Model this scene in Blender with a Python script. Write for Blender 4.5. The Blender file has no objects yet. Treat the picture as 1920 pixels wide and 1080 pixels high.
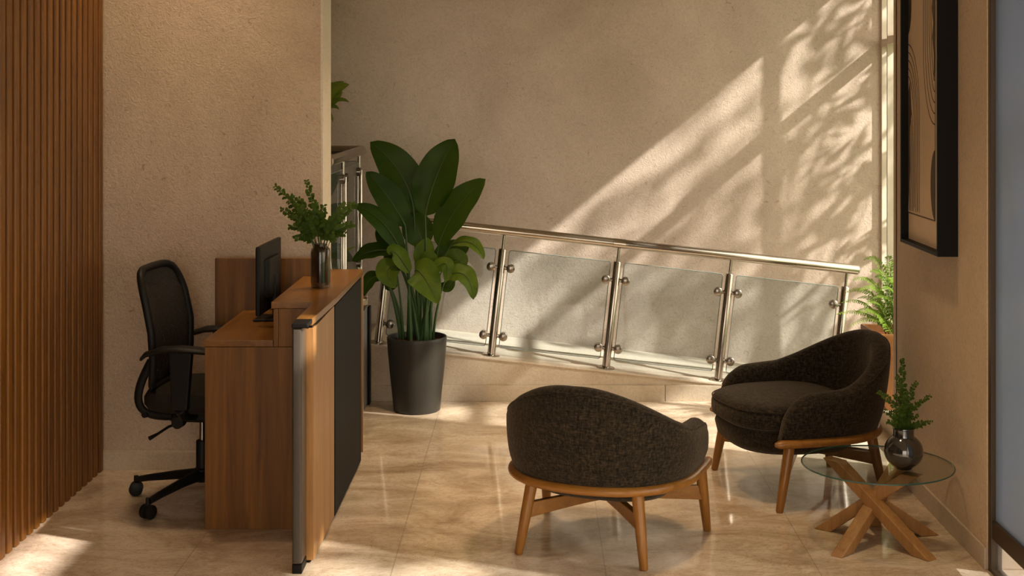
import bpy, math, random
from mathutils import Vector, Matrix
PI = math.pi
scene = bpy.context.scene
COL = scene.collection
R = math.radians

# ------------------------------------------------------------------ camera
CAM_H = 1.8
F = 2650.0
cd = bpy.data.cameras.new('camera')
cam = bpy.data.objects.new('camera', cd)
COL.objects.link(cam)
cam.location = (0, 0, CAM_H)
cam.rotation_euler = (PI / 2, 0, 0)
cd.sensor_width = 36
cd.lens = 36 * F / 1920
cd.shift_x = -40 / 1920
cd.shift_y = -370 / 1920
cd.clip_end = 200
scene.camera = cam

# ------------------------------------------------------------------ world, sun, exposure
w = bpy.data.worlds.new('world')
scene.world = w
w.use_nodes = True
bg = w.node_tree.nodes['Background']
bg.inputs[0].default_value = (1.0, 0.87, 0.72, 1)
bg.inputs[1].default_value = 2.3
sd = bpy.data.lights.new('sun', 'SUN')
sun = bpy.data.objects.new('sun', sd)
COL.objects.link(sun)
SUN = Vector((-1, 0.43, -0.83)).normalized()
sun.rotation_euler = SUN.to_track_quat('-Z', 'Y').to_euler()
sun.location = (6, 2, 6)
sd.energy = 5.8
sd.angle = R(1.0)
sd.color = (1.0, 0.925, 0.86)
scene.view_settings.view_transform = 'Standard'
scene.view_settings.look = 'None'
scene.view_settings.gamma = 1
scene.view_settings.use_curve_mapping = False
scene.view_settings.exposure = 1.0
scene.cycles.max_bounces = 8
scene.cycles.transparent_max_bounces = 24
scene.cycles.sample_clamp_indirect = 4
scene.cycles.caustics_reflective = False
scene.cycles.caustics_refractive = False


def P(px, py, Y):
    return Vector(((px - 1000) * Y / F, Y, CAM_H - (py - 170) * Y / F))


# ------------------------------------------------------------------ materials
def newmat(name):
    m = bpy.data.materials.new(name)
    m.use_nodes = True
    nt = m.node_tree
    return m, nt, nt.nodes, nt.links, nt.nodes['Principled BSDF']


def coords(nt, scale=(1, 1, 1), rot=(0, 0, 0)):
    tc = nt.nodes.new('ShaderNodeTexCoord')
    mp = nt.nodes.new('ShaderNodeMapping')
    mp.inputs['Scale'].default_value = scale
    mp.inputs['Rotation'].default_value = rot
    nt.links.new(tc.outputs['Object'], mp.inputs['Vector'])
    return mp.outputs[0]


def noise(nt, vec, scale, detail=4, rough=.55, dist=0):
    n = nt.nodes.new('ShaderNodeTexNoise')
    n.inputs['Scale'].default_value = scale
    n.inputs['Detail'].default_value = detail
    n.inputs['Roughness'].default_value = rough
    n.inputs['Distortion'].default_value = dist
    nt.links.new(vec, n.inputs['Vector'])
    return n.outputs['Fac']


def ramp(nt, fac, stops):
    r = nt.nodes.new('ShaderNodeValToRGB')
    cr = r.color_ramp
    while len(cr.elements) < len(stops):
        cr.elements.new(.5)
    for e, (p, c) in zip(cr.elements, stops):
        e.position = p
        e.color = (*c, 1)
    nt.links.new(fac, r.inputs[0])
    return r.outputs[0]


def mix(nt, fac, a, b, mode='MIX'):
    n = nt.nodes.new('ShaderNodeMix')
    n.data_type = 'RGBA'
    n.blend_type = mode
    for sock, v in ((n.inputs[0], fac), (n.inputs[6], a), (n.inputs[7], b)):
        if hasattr(v, 'links'):
            nt.links.new(v, sock)
        elif isinstance(v, tuple):
            sock.default_value = (*v, 1)
        else:
            sock.default_value = v
    return n.outputs[2]


def math_(nt, op, a, b=0.0, c=None):
    n = nt.nodes.new('ShaderNodeMath')
    n.operation = op
    for i, v in enumerate((a, b, c)):
        if v is None:
            continue
        if hasattr(v, 'links'):
            nt.links.new(v, n.inputs[i])
        else:
            n.inputs[i].default_value = v
    return n.outputs[0]


def bump(nt, bsdf, h, strength, dist=.01):
    b = nt.nodes.new('ShaderNodeBump')
    b.inputs['Strength'].default_value = strength
    b.inputs['Distance'].default_value = dist
    nt.links.new(h, b.inputs['Height'])
    nt.links.new(b.outputs[0], bsdf.inputs['Normal'])


def simple(name, col, rough=.5, metal=0, spec=.5, bumps=None, coat=0):
    m, nt, N, L, B = newmat(name)
    B.inputs['Base Color'].default_value = (*col, 1)
    B.inputs['Roughness'].default_value = rough
    B.inputs['Metallic'].default_value = metal
    B.inputs['Specular IOR Level'].default_value = spec
    B.inputs['Coat Weight'].default_value = coat
    v = coords(nt)
    c = mix(nt, noise(nt, v, 9, 3), tuple(x * .88 for x in col), tuple(min(1, x * 1.1) for x in col))
    L.new(c, B.inputs['Base Color'])
    if bumps:
        bump(nt, B, noise(nt, v, bumps[0], 3), bumps[1], .003)
    return m


def plaster(name, dark, light, fleck=.55, bstr=.55):
    m, nt, N, L, B = newmat(name)
    v = coords(nt)
    c = ramp(nt, noise(nt, v, 1.3, 6, .62, .4), [(.3, dark), (.7, light)])
    fine = noise(nt, v, 30, 5, .7, 2.4)
    c = mix(nt, .5, c, ramp(nt, fine, [(.28, (.60, .58, .55)), (.55, (1, 1, 1))]), 'MULTIPLY')
    pit = noise(nt, coords(nt, (1, 1, 1.3)), 17, 3, .5, 2.6)
    pf = ramp(nt, pit, [(.66, (1, 1, 1)), (.72, (.55, .48, .42))])
    c = mix(nt, fleck, c, pf, 'MULTIPLY')
    L.new(c, B.inputs['Base Color'])
    B.inputs['Roughness'].default_value = .72
    B.inputs['Specular IOR Level'].default_value = .25
    h = math_(nt, 'ADD', noise(nt, v, 34, 4, .6, 2.2), math_(nt, 'MULTIPLY', noise(nt, v, 7, 3, .5, 1), .6))
    bump(nt, B, h, bstr, .012)
    return m


def wood(name, dark, light, axis='z', rough=.42, scale=1.0, grain=1.0):
    m, nt, N, L, B = newmat(name)
    sc = {'z': (14, 14, .9), 'x': (.9, 14, 14), 'y': (14, .9, 14)}[axis]
    v = coords(nt, tuple(s * scale for s in sc))
    n1 = noise(nt, v, 1.6, 6, .62, .6)
    v2 = coords(nt, tuple(s * scale * 5 for s in sc))
    n2 = noise(nt, v2, 2.2, 3, .6, .2)
    c = ramp(nt, n1, [(.28, dark), (.5, tuple((a + b) / 2 for a, b in zip(dark, light))), (.74, light)])
    c = mix(nt, .38 * grain, c, ramp(nt, n2, [(.3, (.5, .44, .38)), (.62, (1, 1, 1))]), 'MULTIPLY')
    L.new(c, B.inputs['Base Color'])
    B.inputs['Roughness'].default_value = rough
    B.inputs['Specular IOR Level'].default_value = .4
    bump(nt, B, n2, .15, .002)
    return m


def fabric(name, dark, light):
    m, nt, N, L, B = newmat(name)
    va = coords(nt, (1, 1, .35))
    vb = coords(nt, (.35, .35, 1.2))
    a = noise(nt, va, 130, 3, .6, .5)
    b = noise(nt, vb, 130, 3, .6, .5)
    h = math_(nt, 'ADD', a, b)
    c = ramp(nt, math_(nt, 'MULTIPLY', h, .5), [(.40, dark), (.52, tuple((x * .65 + y * .35) for x, y in zip(dark, light))), (.66, light)])
    L.new(c, B.inputs['Base Color'])
    B.inputs['Roughness'].default_value = .95
    B.inputs['Specular IOR Level'].default_value = .15
    B.inputs['Sheen Weight'].default_value = .18
    B.inputs['Sheen Roughness'].default_value = .5
    B.inputs['Sheen Tint'].default_value = (.8, .65, .5, 1)
    bump(nt, B, h, .7, .003)
    return m


def thin_glass(name, tint, ior=1.5, haze=0.0, hazecol=(.5, .55, .5), rough=.0):
    m = bpy.data.materials.new(name)
    m.use_nodes = True
    nt = m.node_tree
    nt.nodes.clear()
    out = nt.nodes.new('ShaderNodeOutputMaterial')
    tr = nt.nodes.new('ShaderNodeBsdfTransparent')
    tr.inputs[0].default_value = (*tint, 1)
    gl = nt.nodes.new('ShaderNodeBsdfGlossy')
    gl.inputs['Roughness'].default_value = rough
    fr = nt.nodes.new('ShaderNodeFresnel')
    # thin pane: the same reflectance from either face
    ge = nt.nodes.new('ShaderNodeNewGeometry')
    mi = nt.nodes.new('ShaderNodeMapRange')
    mi.inputs['To Min'].default_value = ior
    mi.inputs['To Max'].default_value = 1 / ior
    nt.links.new(ge.outputs['Backfacing'], mi.inputs['Value'])
    nt.links.new(mi.outputs[0], fr.inputs[0])
    mx = nt.nodes.new('ShaderNodeMixShader')
    nt.links.new(fr.outputs[0], mx.inputs[0])
    last = tr.outputs[0]
    if haze:
        df = nt.nodes.new('ShaderNodeBsdfDiffuse')
        df.inputs[0].default_value = (*hazecol, 1)
        m2 = nt.nodes.new('ShaderNodeMixShader')
        m2.inputs[0].default_value = haze
        nt.links.new(tr.outputs[0], m2.inputs[1])
        nt.links.new(df.outputs[0], m2.inputs[2])
        last = m2.outputs[0]
    nt.links.new(last, mx.inputs[1])
    nt.links.new(gl.outputs[0], mx.inputs[2])
    nt.links.new(mx.outputs[0], out.inputs[0])
    return m


def leafmat(name, dark, light, trans=.25, rough=.38, scale=6):
    m, nt, N, L, B = newmat(name)
    v = coords(nt)
    c = ramp(nt, noise(nt, v, scale, 4, .6, .6), [(.3, dark), (.72, light)])
    L.new(c, B.inputs['Base Color'])
    B.inputs['Roughness'].default_value = rough
    B.inputs['Specular IOR Level'].default_value = .13
    tl = N.new('ShaderNodeBsdfTranslucent')
    L.new(mix(nt, .5, c, (.55, .7, .12)), tl.inputs[0])
    mx = N.new('ShaderNodeMixShader')
    mx.inputs[0].default_value = trans
    L.new(B.outputs[0], mx.inputs[1])
    L.new(tl.outputs[0], mx.inputs[2])
    L.new(mx.outputs[0], N['Material Output'].inputs[0])
    bump(nt, B, noise(nt, coords(nt, (1, 1, 2.2), (0, .5, 0)), 38, 3), .35, .004)
    return m


def floor_mat():
    m, nt, N, L, B = newmat('polished_marble')
    v = coords(nt, (1.0, 1.7, 1))
    n1 = noise(nt, v, 1.7, 8, .66, 1.3)
    c = ramp(nt, n1, [(.30, (.36, .25, .165)), (.43, (.53, .41, .295)), (.56, (.68, .55, .42)), (.72, (.80, .69, .56))])
    n2 = noise(nt, coords(nt, (2.2, 4.2, 1)), 5.5, 10, .8, 3.2)
    c = mix(nt, .55, c, ramp(nt, n2, [(.34, (.55, .43, .32)), (.5, (1, 1, 1))]), 'MULTIPLY')
    # veins
    n3 = noise(nt, coords(nt, (1.2, 2.0, 1)), 3.6, 7, .7, 3.0)
    vein = math_(nt, 'ABSOLUTE', math_(nt, 'SUBTRACT', n3, .5))
    c = mix(nt, .7, c, ramp(nt, vein, [(.0, (.62, .48, .35)), (.018, (1, 1, 1))]), 'MULTIPLY')
    tc = N.new('ShaderNodeTexCoord')
    sp = N.new('ShaderNodeSeparateXYZ')
    L.new(tc.outputs['Object'], sp.inputs[0])
    # tile joints: x = -0.53 + 0.8k, y = 5.54 + 1.2k
    jx = math_(nt, 'PINGPONG', math_(nt, 'ADD', sp.outputs[0], .53), .4)
    jy = math_(nt, 'PINGPONG', math_(nt, 'SUBTRACT', sp.outputs[1], 5.54), .6)
    j = math_(nt, 'LESS_THAN', math_(nt, 'MINIMUM', jx, jy), .0022)
    c = mix(nt, math_(nt, 'MULTIPLY', j, .55), c, (.30, .22, .15))
    L.new(c, B.inputs['Base Color'])
    L.new(math_(nt, 'MULTIPLY_ADD', n2, .08, .035), B.inputs['Roughness'])
    B.inputs['Specular IOR Level'].default_value = .55
    bump(nt, B, n1, .03, .004)
    return m


M = {}
M['plaster'] = plaster('plaster_beige', (.46, .345, .255), (.62, .49, .375))
M['plaster_far'] = plaster('plaster_back', (.50, .395, .320), (.69, .565, .475), .5, .28)
M['stone'] = plaster('stone_smooth', (.48, .39, .29), (.60, .50, .385), .3, .15)
M['stone_top'] = plaster('ramp_lit_surface', (.54, .45, .35), (.66, .57, .46), .15, .05)  # ramp top coloured paler than the stone, standing in for light on it
M['trim'] = plaster('pale_corner_trim', (.62, .53, .43), (.70, .61, .51), .1, .08)
M['wallside'] = plaster('right_wall_stone', (.58, .44, .30), (.72, .56, .40), .35, .2)
M['floor'] = floor_mat()
M['walnut'] = wood('slat_wood', (.13, .043, .003), (.26, .098, .010), 'z', .4)
M['desk_v'] = wood('desk_wood_vertical', (.085, .028, .0015), (.29, .120, .012), 'z', .45, .6)
M['desk_front'] = wood('desk_wood_front', (.27, .125, .036), (.42, .215, .075), 'z', .4, .8)
M['desk_top'] = wood('desk_wood_top', (.135, .050, .005), (.29, .128, .026), 'y', .3, .6)
M['oak'] = wood('chair_oak', (.20, .080, .012), (.34, .148, .030), 'z', .32, 1.2, .7)
M['oak_x'] = wood('chair_oak_rail', (.20, .080, .012), (.34, .148, .030), 'x', .32, 1.2, .7)
M['table_oak'] = wood('table_oak', (.27, .125, .038), (.45, .235, .085), 'z', .42, 1.0, .8)
M['planter_wood'] = wood('planter_wood', (.13, .046, .008), (.22, .085, .018), 'z', .45)
M['fabric'] = fabric('tweed', (.004, .003, .002), (.052, .037, .023))
M['steel'] = simple('brushed_steel', (.40, .355, .30), .2, 1)
M['steel_dark'] = simple('clamp_steel', (.26, .23, .195), .26, 1)
M['black_plastic'] = simple('black_plastic', (.009, .008, .007), .5, 0, .2)
M['chair_fabric'] = simple('office_chair_fabric', (.018, .014, .010), .85, 0, .2, (250, .4))
M['black'] = simple('black_laminate', (.014, .013, .0115), .6, 0, .06)
M['black_metal'] = simple('black_frame', (.006, .005, .004), .5, 0, .12)
M['pot'] = simple('graphite_pot', (.020, .017, .013), .42, .0, .4)
M['soil'] = simple('bark_mulch', (.13, .045, .015), .95, 0, .1, (90, 1))
M['vase_dark'] = simple('black_glaze', (.022, .019, .017), .09, 0, .8, None, .6)
M['glass'] = thin_glass('clear_glass', (.93, .95, .93), 1.35)
M['rail_glass'] = thin_glass('railing_glass', (.84, .885, .90), 1.3, .015, (.42, .46, .46))
M['table_glass'] = thin_glass('table_glass', (.90, .93, .91), 1.45)
M['glass_edge'] = simple('glass_edge_green', (.03, .085, .07), .15)
M['glass_edge_pale'] = simple('glass_edge_grey', (.22, .25, .22), .2)
M['smoke'] = thin_glass('smoked_glass', (.60, .56, .51), 1.5)
M['frost'] = thin_glass('frosted_door_glass', (.8, .85, .9), 1.2, .82, (.30, .43, .66), .35)
M['kick_glass'] = thin_glass('grey_kick_glass', (.85, .88, .9), 1.3, .35, (.36, .38, .40), .2)
M['acrylic'] = simple('smoked_acrylic', (.06, .048, .037), .28, .0, .35)
M['door_metal'] = simple('bronze_frame', (.075, .050, .030), .4, .5)
M['kick'] = simple('grey_kick_panel', (.22, .23, .24), .5)
M['white_frame'] = simple('cream_window_frame', (.70, .61, .50), .5)
M['paper'] = simple('art_paper', (.62, .46, .31), .8, 0, .2)
M['mat'] = simple('mat_board', (.66, .50, .35), .8, 0, .2)
M['ink'] = simple('ink', (.055, .034, .020), .7)
M['ink_wash'] = simple('ink_wash', (.12, .075, .042), .8)
M['leaf_big'] = leafmat('banana_leaf', (.007, .028, .0006), (.026, .064, .0015), .10, .42, 4)
M['leaf_light'] = leafmat('young_leaf', (.030, .075, .003), (.110, .160, .016), .2, .42, 9)
M['rib'] = simple('leaf_rib', (.045, .075, .008), .5)
M['stem'] = simple('green_stem', (.028, .075, .014), .45)
M['sprig'] = leafmat('sprig_leaf', (.014, .038, .003), (.055, .105, .012), .22, .55, 40)
M['sprig_stem'] = simple('sprig_stem', (.04, .07, .02), .6)
M['fern'] = leafmat('fern_leaf', (.080, .17, .015), (.26, .36, .06), .35, .5, 30)
M['trail'] = leafmat('trailing_leaf', (.025, .075, .008), (.20, .22, .03), .3, .5, 12)
M['tree_leaf'] = leafmat('tree_leaf', (.03, .09, .015), (.07, .16, .03), .2, .5, 3)
M['bark'] = simple('bark', (.10, .07, .045), .9, 0, .2, (30, .8))
M['grass'] = simple('lawn', (.10, .14, .05), .9, 0, .1, (40, .8))
M['ceiling'] = simple('ceiling_paint', (.62, .55, .46), .9, 0, .1)
M['lamp_glow'] = simple('lamp_white', (.8, .75, .65), .5)
M['screen'] = simple('monitor_screen', (.012, .012, .014), .15)
M['key'] = simple('bolt_metal', (.5, .47, .42), .3, 1)


# ------------------------------------------------------------------ mesh helpers
class MB:
    def __init__(s):
        s.v = []
        s.f = []

    def add(s, vs, fs):
        o = len(s.v)
        s.v += [tuple(v) for v in vs]
        s.f += [tuple(i + o for i in f) for f in fs]

    def box(s, x0, x1, y0, y1, z0, z1):
        s.add([(x0, y0, z0), (x1, y0, z0), (x1, y1, z0), (x0, y1, z0), (x0, y0, z1), (x1, y0, z1), (x1, y1, z1), (x0, y1, z1)],
              [(0, 3, 2, 1), (4, 5, 6, 7), (0, 1, 5, 4), (1, 2, 6, 5), (2, 3, 7, 6), (3, 0, 4, 7)])

    def prism(s, pts, a0, a1, axis='y'):
        n = len(pts)
        def mk(p, a):
            if axis == 'y': return (p[0], a, p[1])
            if axis == 'x': return (a, p[0], p[1])
            return (p[0], p[1], a)
        s.add([mk(p, a0) for p in pts] + [mk(p, a1) for p in pts],
              [tuple(range(n)), tuple(range(2 * n - 1, n - 1, -1))] + [(i, (i + 1) % n + 0, (i + 1) % n + n, i + n) for i in range(n)])

    def tube(s, pts, rad, n=12, cap=True, flat=None):
        pts = [Vector(p) for p in pts]
        m = len(pts)
        rads = rad if isinstance(rad, (list, tuple)) else [rad] * m
        t0 = (pts[1] - pts[0]).normalized()
        up = Vector((0, 0, 1)) if abs(t0.z) < .9 else Vector((1, 0, 0))
        nrm = (up - t0 * up.dot(t0)).normalized()
        rings = []
        for i in range(m):
            t = (pts[min(i + 1, m - 1)] - pts[max(i - 1, 0)]).normalized()
            nrm = (nrm - t * nrm.dot(t)).normalized()
            b = t.cross(nrm)
            fx, fy = flat if flat else (1, 1)
            rings.append([pts[i] + (nrm * math.cos(2 * PI * k / n) * fx + b * math.sin(2 * PI * k / n) * fy) * rads[i] for k in range(n)])
        vs = [p for r in rings for p in r]
        fs = [(i * n + k, i * n + (k + 1) % n, (i + 1) * n + (k + 1) % n, (i + 1) * n + k) for i in range(m - 1) for k in range(n)]
        if cap:
            fs.append(tuple(range(n - 1, -1, -1)))
            fs.append(tuple((m - 1) * n + k for k in range(n)))
        s.add(vs, fs)

    def lathe(s, prof, n=40, c=(0, 0, 0)):
        m = len(prof)
        vs = [(c[0] + r * math.cos(2 * PI * k / n), c[1] + r * math.sin(2 * PI * k / n), c[2] + z) for r, z in prof for k in range(n)]
        fs = [(i * n + k, i * n + (k + 1) % n, (i + 1) * n + (k + 1) % n, (i + 1) * n + k) for i in range(m - 1) for k in range(n)]
        if prof[0][0] > 1e-5:
            fs.append(tuple(range(n - 1, -1, -1)))
        if prof[-1][0] > 1e-5:
            fs.append(tuple((m - 1) * n + k for k in range(n)))
        s.add(vs, fs)

    def loft(s, rings, cap=True):
        n = len(rings[0])
        m = len(rings)
        fs = [(i * n + k, i * n + (k + 1) % n, (i + 1) * n + (k + 1) % n, (i + 1) * n + k) for i in range(m - 1) for k in range(n)]
        if cap:
            fs.append(tuple(range(n - 1, -1, -1)))
            fs.append(tuple((m - 1) * n + k for k in range(n)))
        s.add([p for r in rings for p in r], fs)

    def build(s, name, mat, parent=None, smooth=False, bevel=0, seg=2, subd=0, loc=None, solid=0):
        me = bpy.data.meshes.new(name)
        me.from_pydata(s.v, [], s.f)
        me.validate()
        import bmesh
        bm = bmesh.new()
        bm.from_mesh(me)
        bmesh.ops.recalc_face_normals(bm, faces=bm.faces)
        bm.to_mesh(me)
        bm.free()
        me.materials.append(mat)
        o = bpy.data.objects.new(name, me)
        COL.objects.link(o)
        if loc is not None:
            o.location = loc
        if parent is not None:
            o.parent = parent
        if solid:
            md = o.modifiers.new('thick', 'SOLIDIFY')
            md.thickness = solid
        if bevel:
            md = o.modifiers.new('bevel', 'BEVEL')
            md.width = bevel
            md.segments = seg
            md.limit_method = 'ANGLE'
            md.angle_limit = R(40)
        if subd:
            md = o.modifiers.new('sub', 'SUBSURF')
            md.levels = subd
            md.render_levels = subd
        if smooth or bevel:
            for p in me.polygons:
                p.use_smooth = True
            if not subd:
                md = o.modifiers.new('wn', 'WEIGHTED_NORMAL') if bevel else None
                if not bevel:
                    try:
                        me.set_sharp_from_angle(angle=R(38))
                    except Exception:
                        pass
        return o


def tag(o, label, cat, group=None, kind=None):
    if label: o['label'] = label
    if cat: o['category'] = cat
    if group: o['group'] = group
    if kind: o['kind'] = kind
    return o


def thing(name, loc, label, cat, rotz=0, group=None, kind=None):
    o = bpy.data.objects.new(name, None)
    COL.objects.link(o)
    o.empty_display_size = .1
    o.location = loc
    o.rotation_euler = (0, 0, rotz)
    return tag(o, label, cat, group, kind)


def struct(name, mb, mat, label=None, cat=None, **k):
    o = mb.build(name, mat, **k)
    o['kind'] = 'structure'
    if label: o['label'] = label
    if cat: o['category'] = cat
    return o


def bez(a, b, c, n=12, d=None):
    a, b, c = Vector(a), Vector(b), Vector(c)
    out = []
    for i in range(n + 1):
        t = i / n
        if d is None:
            out.append(a * (1 - t) ** 2 + b * 2 * t * (1 - t) + c * t * t)
        else:
            e = Vector(d)
            out.append(a * (1 - t) ** 3 + b * 3 * t * (1 - t) ** 2 + c * 3 * t * t * (1 - t) + e * t ** 3)
    return out


# ------------------------------------------------------------------ the setting
H = 3.4
b = MB(); b.box(-2.4, 2.2, -4, 9.3, -.12, 0)
struct('floor', b, M['floor'], 'polished beige marble floor with thin tile joints', 'floor')
b = MB(); b.box(-2.4, 1.92, -4, 6.1, H, H + .12); b.box(-2.4, 2.4, 6.1, 9.3, H, H + .12)
struct('ceiling', b, M['ceiling'], 'plain plaster ceiling above the lobby', 'ceiling')
b = MB(); b.box(-2.4, 2.6, 8.95, 9.2, 0, H)
struct('wall_back', b, M['plaster_far'], 'tall beige plaster wall behind the ramp', 'wall')
# partition behind the desk
b = MB(); b.box(-2.4, -1.012, 6.72, 6.98, 0, H)
struct('wall_partition', b, M['plaster'], 'rough beige plaster wall behind the reception desk', 'wall')
b = MB(); b.box(-1.012, -1.0, 6.718, 6.985, 0, H)
struct('trim_1', b, M['trim'], 'pale smooth edge closing the plaster wall behind the desk', 'trim', bevel=.002)
b = MB(); b.box(-2.4, -2.08, -4, 9.2, 0, H)
struct('wall_left', b, M['black'], 'dark wall carrying the wooden slats', 'wall')
b = MB(); b.box(-2.06, -1.0, 6.708, 6.72, 0, .084); b.box(-2.06, -1.0, 6.713, 6.72, .084, .088)
struct('baseboard_partition', b, M['stone'], 'stone baseboard under the plaster wall behind the desk', 'baseboard', bevel=.0015)
# right wall (pier with the picture)
b = MB(); b.box(1.704, 1.90, 5.31, 6.69, 0, H)
struct('wall_right', b, M['wallside'], 'smooth beige stone wall carrying the framed picture', 'wall', bevel=.003)
b = MB(); b.box(1.694, 1.704, 5.31, 6.69, 0, .083)
struct('baseboard_right', b, M['stone'], 'stone baseboard below the framed picture', 'baseboard', bevel=.0015)
b = MB(); b.box(1.700, 1.7035, 6.625, 6.631, .09, H)
struct('trim_2', b, M['door_metal'], 'thin dark joint near the far end of the right wall', 'trim')
# wall above / around the near opening on the right
b = MB()
b.box(1.75, 1.90, -4, 5.31, 2.32, 2.95); b.box(1.75, 1.90, -4, 5.31, 3.26, H)
b.box(1.75, 1.90, -4, 3.5, 2.95, 3.26); b.box(1.75, 1.90, 4.33, 5.31, 2.95, 3.26)
b.box(1.75, 1.90, -4, 1.2, 0, 2.32)
struct('wall_right_near', b, M['wallside'], 'stone wall around the glass door and clerestory', 'wall')
# window wall on the right, beyond the pier
b = MB(); b.box(2.2, 2.36, 6.1, 9.2, 2.77, H); b.box(2.2, 2.36, 6.1, 6.5, 0, 2.77); b.box(1.9, 2.2, 6.1, 6.22, 0, H); b.box(2.2, 2.36, 6.5, 8.95, 0, .05)
struct('wall_window', b, M['plaster_far'], 'plaster wall above and beside the tall window', 'wall')
wf = MB()
X0, X1 = 2.20, 2.265
wf.box(X0, X1, 6.5, 8.95, .05, .10); wf.box(X0, X1, 6.5, 8.95, 2.73, 2.77)
for y in (6.5, 7.5, 8.925):
    wf.box(X0, X1, y, y + .03, .1, 2.73)
wf.box(X0 - .036, X1 - .005, 8.640, 8.654, .1, 2.73)
wf.box(X0 - .034, X1, 8.40, 8.64, 2.085, 2.135); wf.box(X0, X1, 6.53, 8.40, 2.085, 2.135); wf.box(X0, X1, 8.665, 8.925, 2.075, 2.125)
wo = struct('window_1', wf, M['white_frame'], 'tall cream framed window beside the ramp', 'window', bevel=.002)
b = MB()
for y0, y1 in ((6.53, 7.5), (7.53, 8.635), (8.665, 8.925)):
    b.box(2.230, 2.236, y0, y1, .1, 2.075); b.box(2.230, 2.236, y0, y1, 2.125, 2.73)
b.build('glass_pane', M['glass'], wo)
# low stone plinth under the window
b = MB(); b.box(1.862, 2.2, 6.80, 8.18, 0, .10)
struct('trim_3', b, M['stone'], 'low stone plinth under the window carrying the wooden planter', 'plinth', bevel=.003)

# glass door on the near right
d = thing('door_1', (1.72, 5.29, 0), 'frosted blue-grey glass door in a bronze frame at the right edge', 'door', kind='structure')
b = MB(); b.box(-.012, .03, -.015, .02, 0, 2.32)
b.box(-.012, .03, -.72, -.69, 0, 2.32); b.box(-.012, .03, -.69, -.015, 2.26, 2.32); b.box(-.012, .03, -.69, -.015, 0, .012)
b.build('door_frame', M['door_metal'], d, bevel=.002)
b = MB(); b.box(-.006, .024, -.69, -.015, .125, .195); b.build('bottom_rail', M['door_metal'], d, bevel=.002)
b = MB(); b.box(.006, .014, -.69, -.015, .195, 2.26); b.build('glass_pane', M['frost'], d)
b = MB(); b.box(.006, .014, -.69, -.015, .012, .125); b.build('kick_panel', M['kick_glass'], d)
# clear glazing nearer the camera (outside the frame, lets the sun in)
d = thing('window_2', (1.78, 3, 0), 'clear glazed front beside the glass door', 'window', kind='structure')
b = MB()
for y in (-1.8, -.6, .5, 1.52):
    b.box(0, .05, y, y + .04, 0, 2.32)
b.box(0, .05, -1.8, 1.56, 2.28, 2.32); b.box(0, .05, -1.8, 1.56, 0, .05)
b.build('window_frame', M['door_metal'], d)
b = MB(); b.box(.02, .026, -1.76, 1.52, .05, 2.28); b.build('glass_pane', M['glass'], d)

# ------------------------------------------------------------------ slat cladding (left)
b = MB()
y = 6.70
rnd = random.Random(4)
pitch = .0775
prof = [(-2.08, -.023), (-2.046, -.023), (-2.038, -.017), (-2.038, .017), (-2.046, .023), (-2.08, .023)]
k = 0
while y > 3.2:
    if y < 5.47:
        ww = .028
    else:
        ww = .023
    pts = [(x, y - .025 + (yy / .023 * ww)) for x, yy in prof]
    b.prism(pts, 0, H, 'z')
    y -= pitch
slat = b.build('slat_cladding', M['walnut'], smooth=True, bevel=.003, seg=2)
tag(slat, 'dark brown vertical wooden slats covering the wall at the left edge', 'wall cladding')

# ------------------------------------------------------------------ ramp
RX0, RZ0, SL = -.928, .315, -.1103
def rz(x): return max(0.0, RZ0 + SL * (x - RX0))
b = MB()
b.prism([(-.985, 0), (2.0, 0), (RX0 - RZ0 / SL - .0, 0.001), (-.985, rz(-.985))], 8.2, 8.95, 'y')
b.box(-2.05, -.985, 8.455, 8.95, 0, rz(-.985))
struct('ramp', b, M['stone'], 'low sloping stone ramp running along the back wall', 'ramp', bevel=.002)
b = MB()
xe = 1.90
b.prism([(-.985, rz(-.985) + .012), (xe, rz(xe) + .012), (xe, rz(xe)), (-.985, rz(-.985))], 8.192, 8.95, 'y')
struct('trim_4', b, M['stone_top'], 'smooth stone surface on top of the ramp, coloured paler as if lit', 'ramp surface', bevel=.002)
b = MB()
zt = .092
xt = RX0 - (RZ0 - zt) / SL
b.prism([(-.945, .0), (.762, 0), (.762, zt), (-.945, zt)], 8.188, 8.2, 'y')
b.prism([(.766, 0), (1.86, 0), (xt - .02, zt - .002), (.766, zt)], 8.188, 8.2, 'y')
struct('baseboard_ramp', b, M['stone'], 'stone baseboard along the foot of the ramp', 'baseboard', bevel=.0015)
# raised upper landing behind the partition
b = MB(); b.box(-2.05, -.99, 7.0, 8.45, 0, .58); b.box(-.99, -.966, 7.0, 8.17, 0, .56)
struct('landing', b, M['stone'], 'raised stone landing behind the desk wall', 'landing', bevel=.004)
b = MB(); b.box(-.965, -.952, 7.02, 8.15, 0, .565)
struct('trim_5', b, M['kick'], 'narrow grey panel on the side of the raised landing', 'panel', bevel=.002)
b = MB(); b.box(-.950, -.938, 8.10, 8.17, 0, .56)
struct('trim_6', b, M['black_metal'], 'dark metal corner strip between landing and ramp', 'trim')


def clamp(parent, x, z, dirs=(-1, 1), yo=0):
    b = MB()
    for s in dirs:
        b.tube([(x, yo, z), (x + s * .030, yo, z), (x + s * .050, yo, z)], [.010, .011, .012], 12)
        c = x + s * .058
        b.tube([(c, yo - .019, z), (c, yo - .016, z), (c, yo + .016, z), (c, yo + .019, z)], [.021, .025, .025, .021], 18)
    return b


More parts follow.
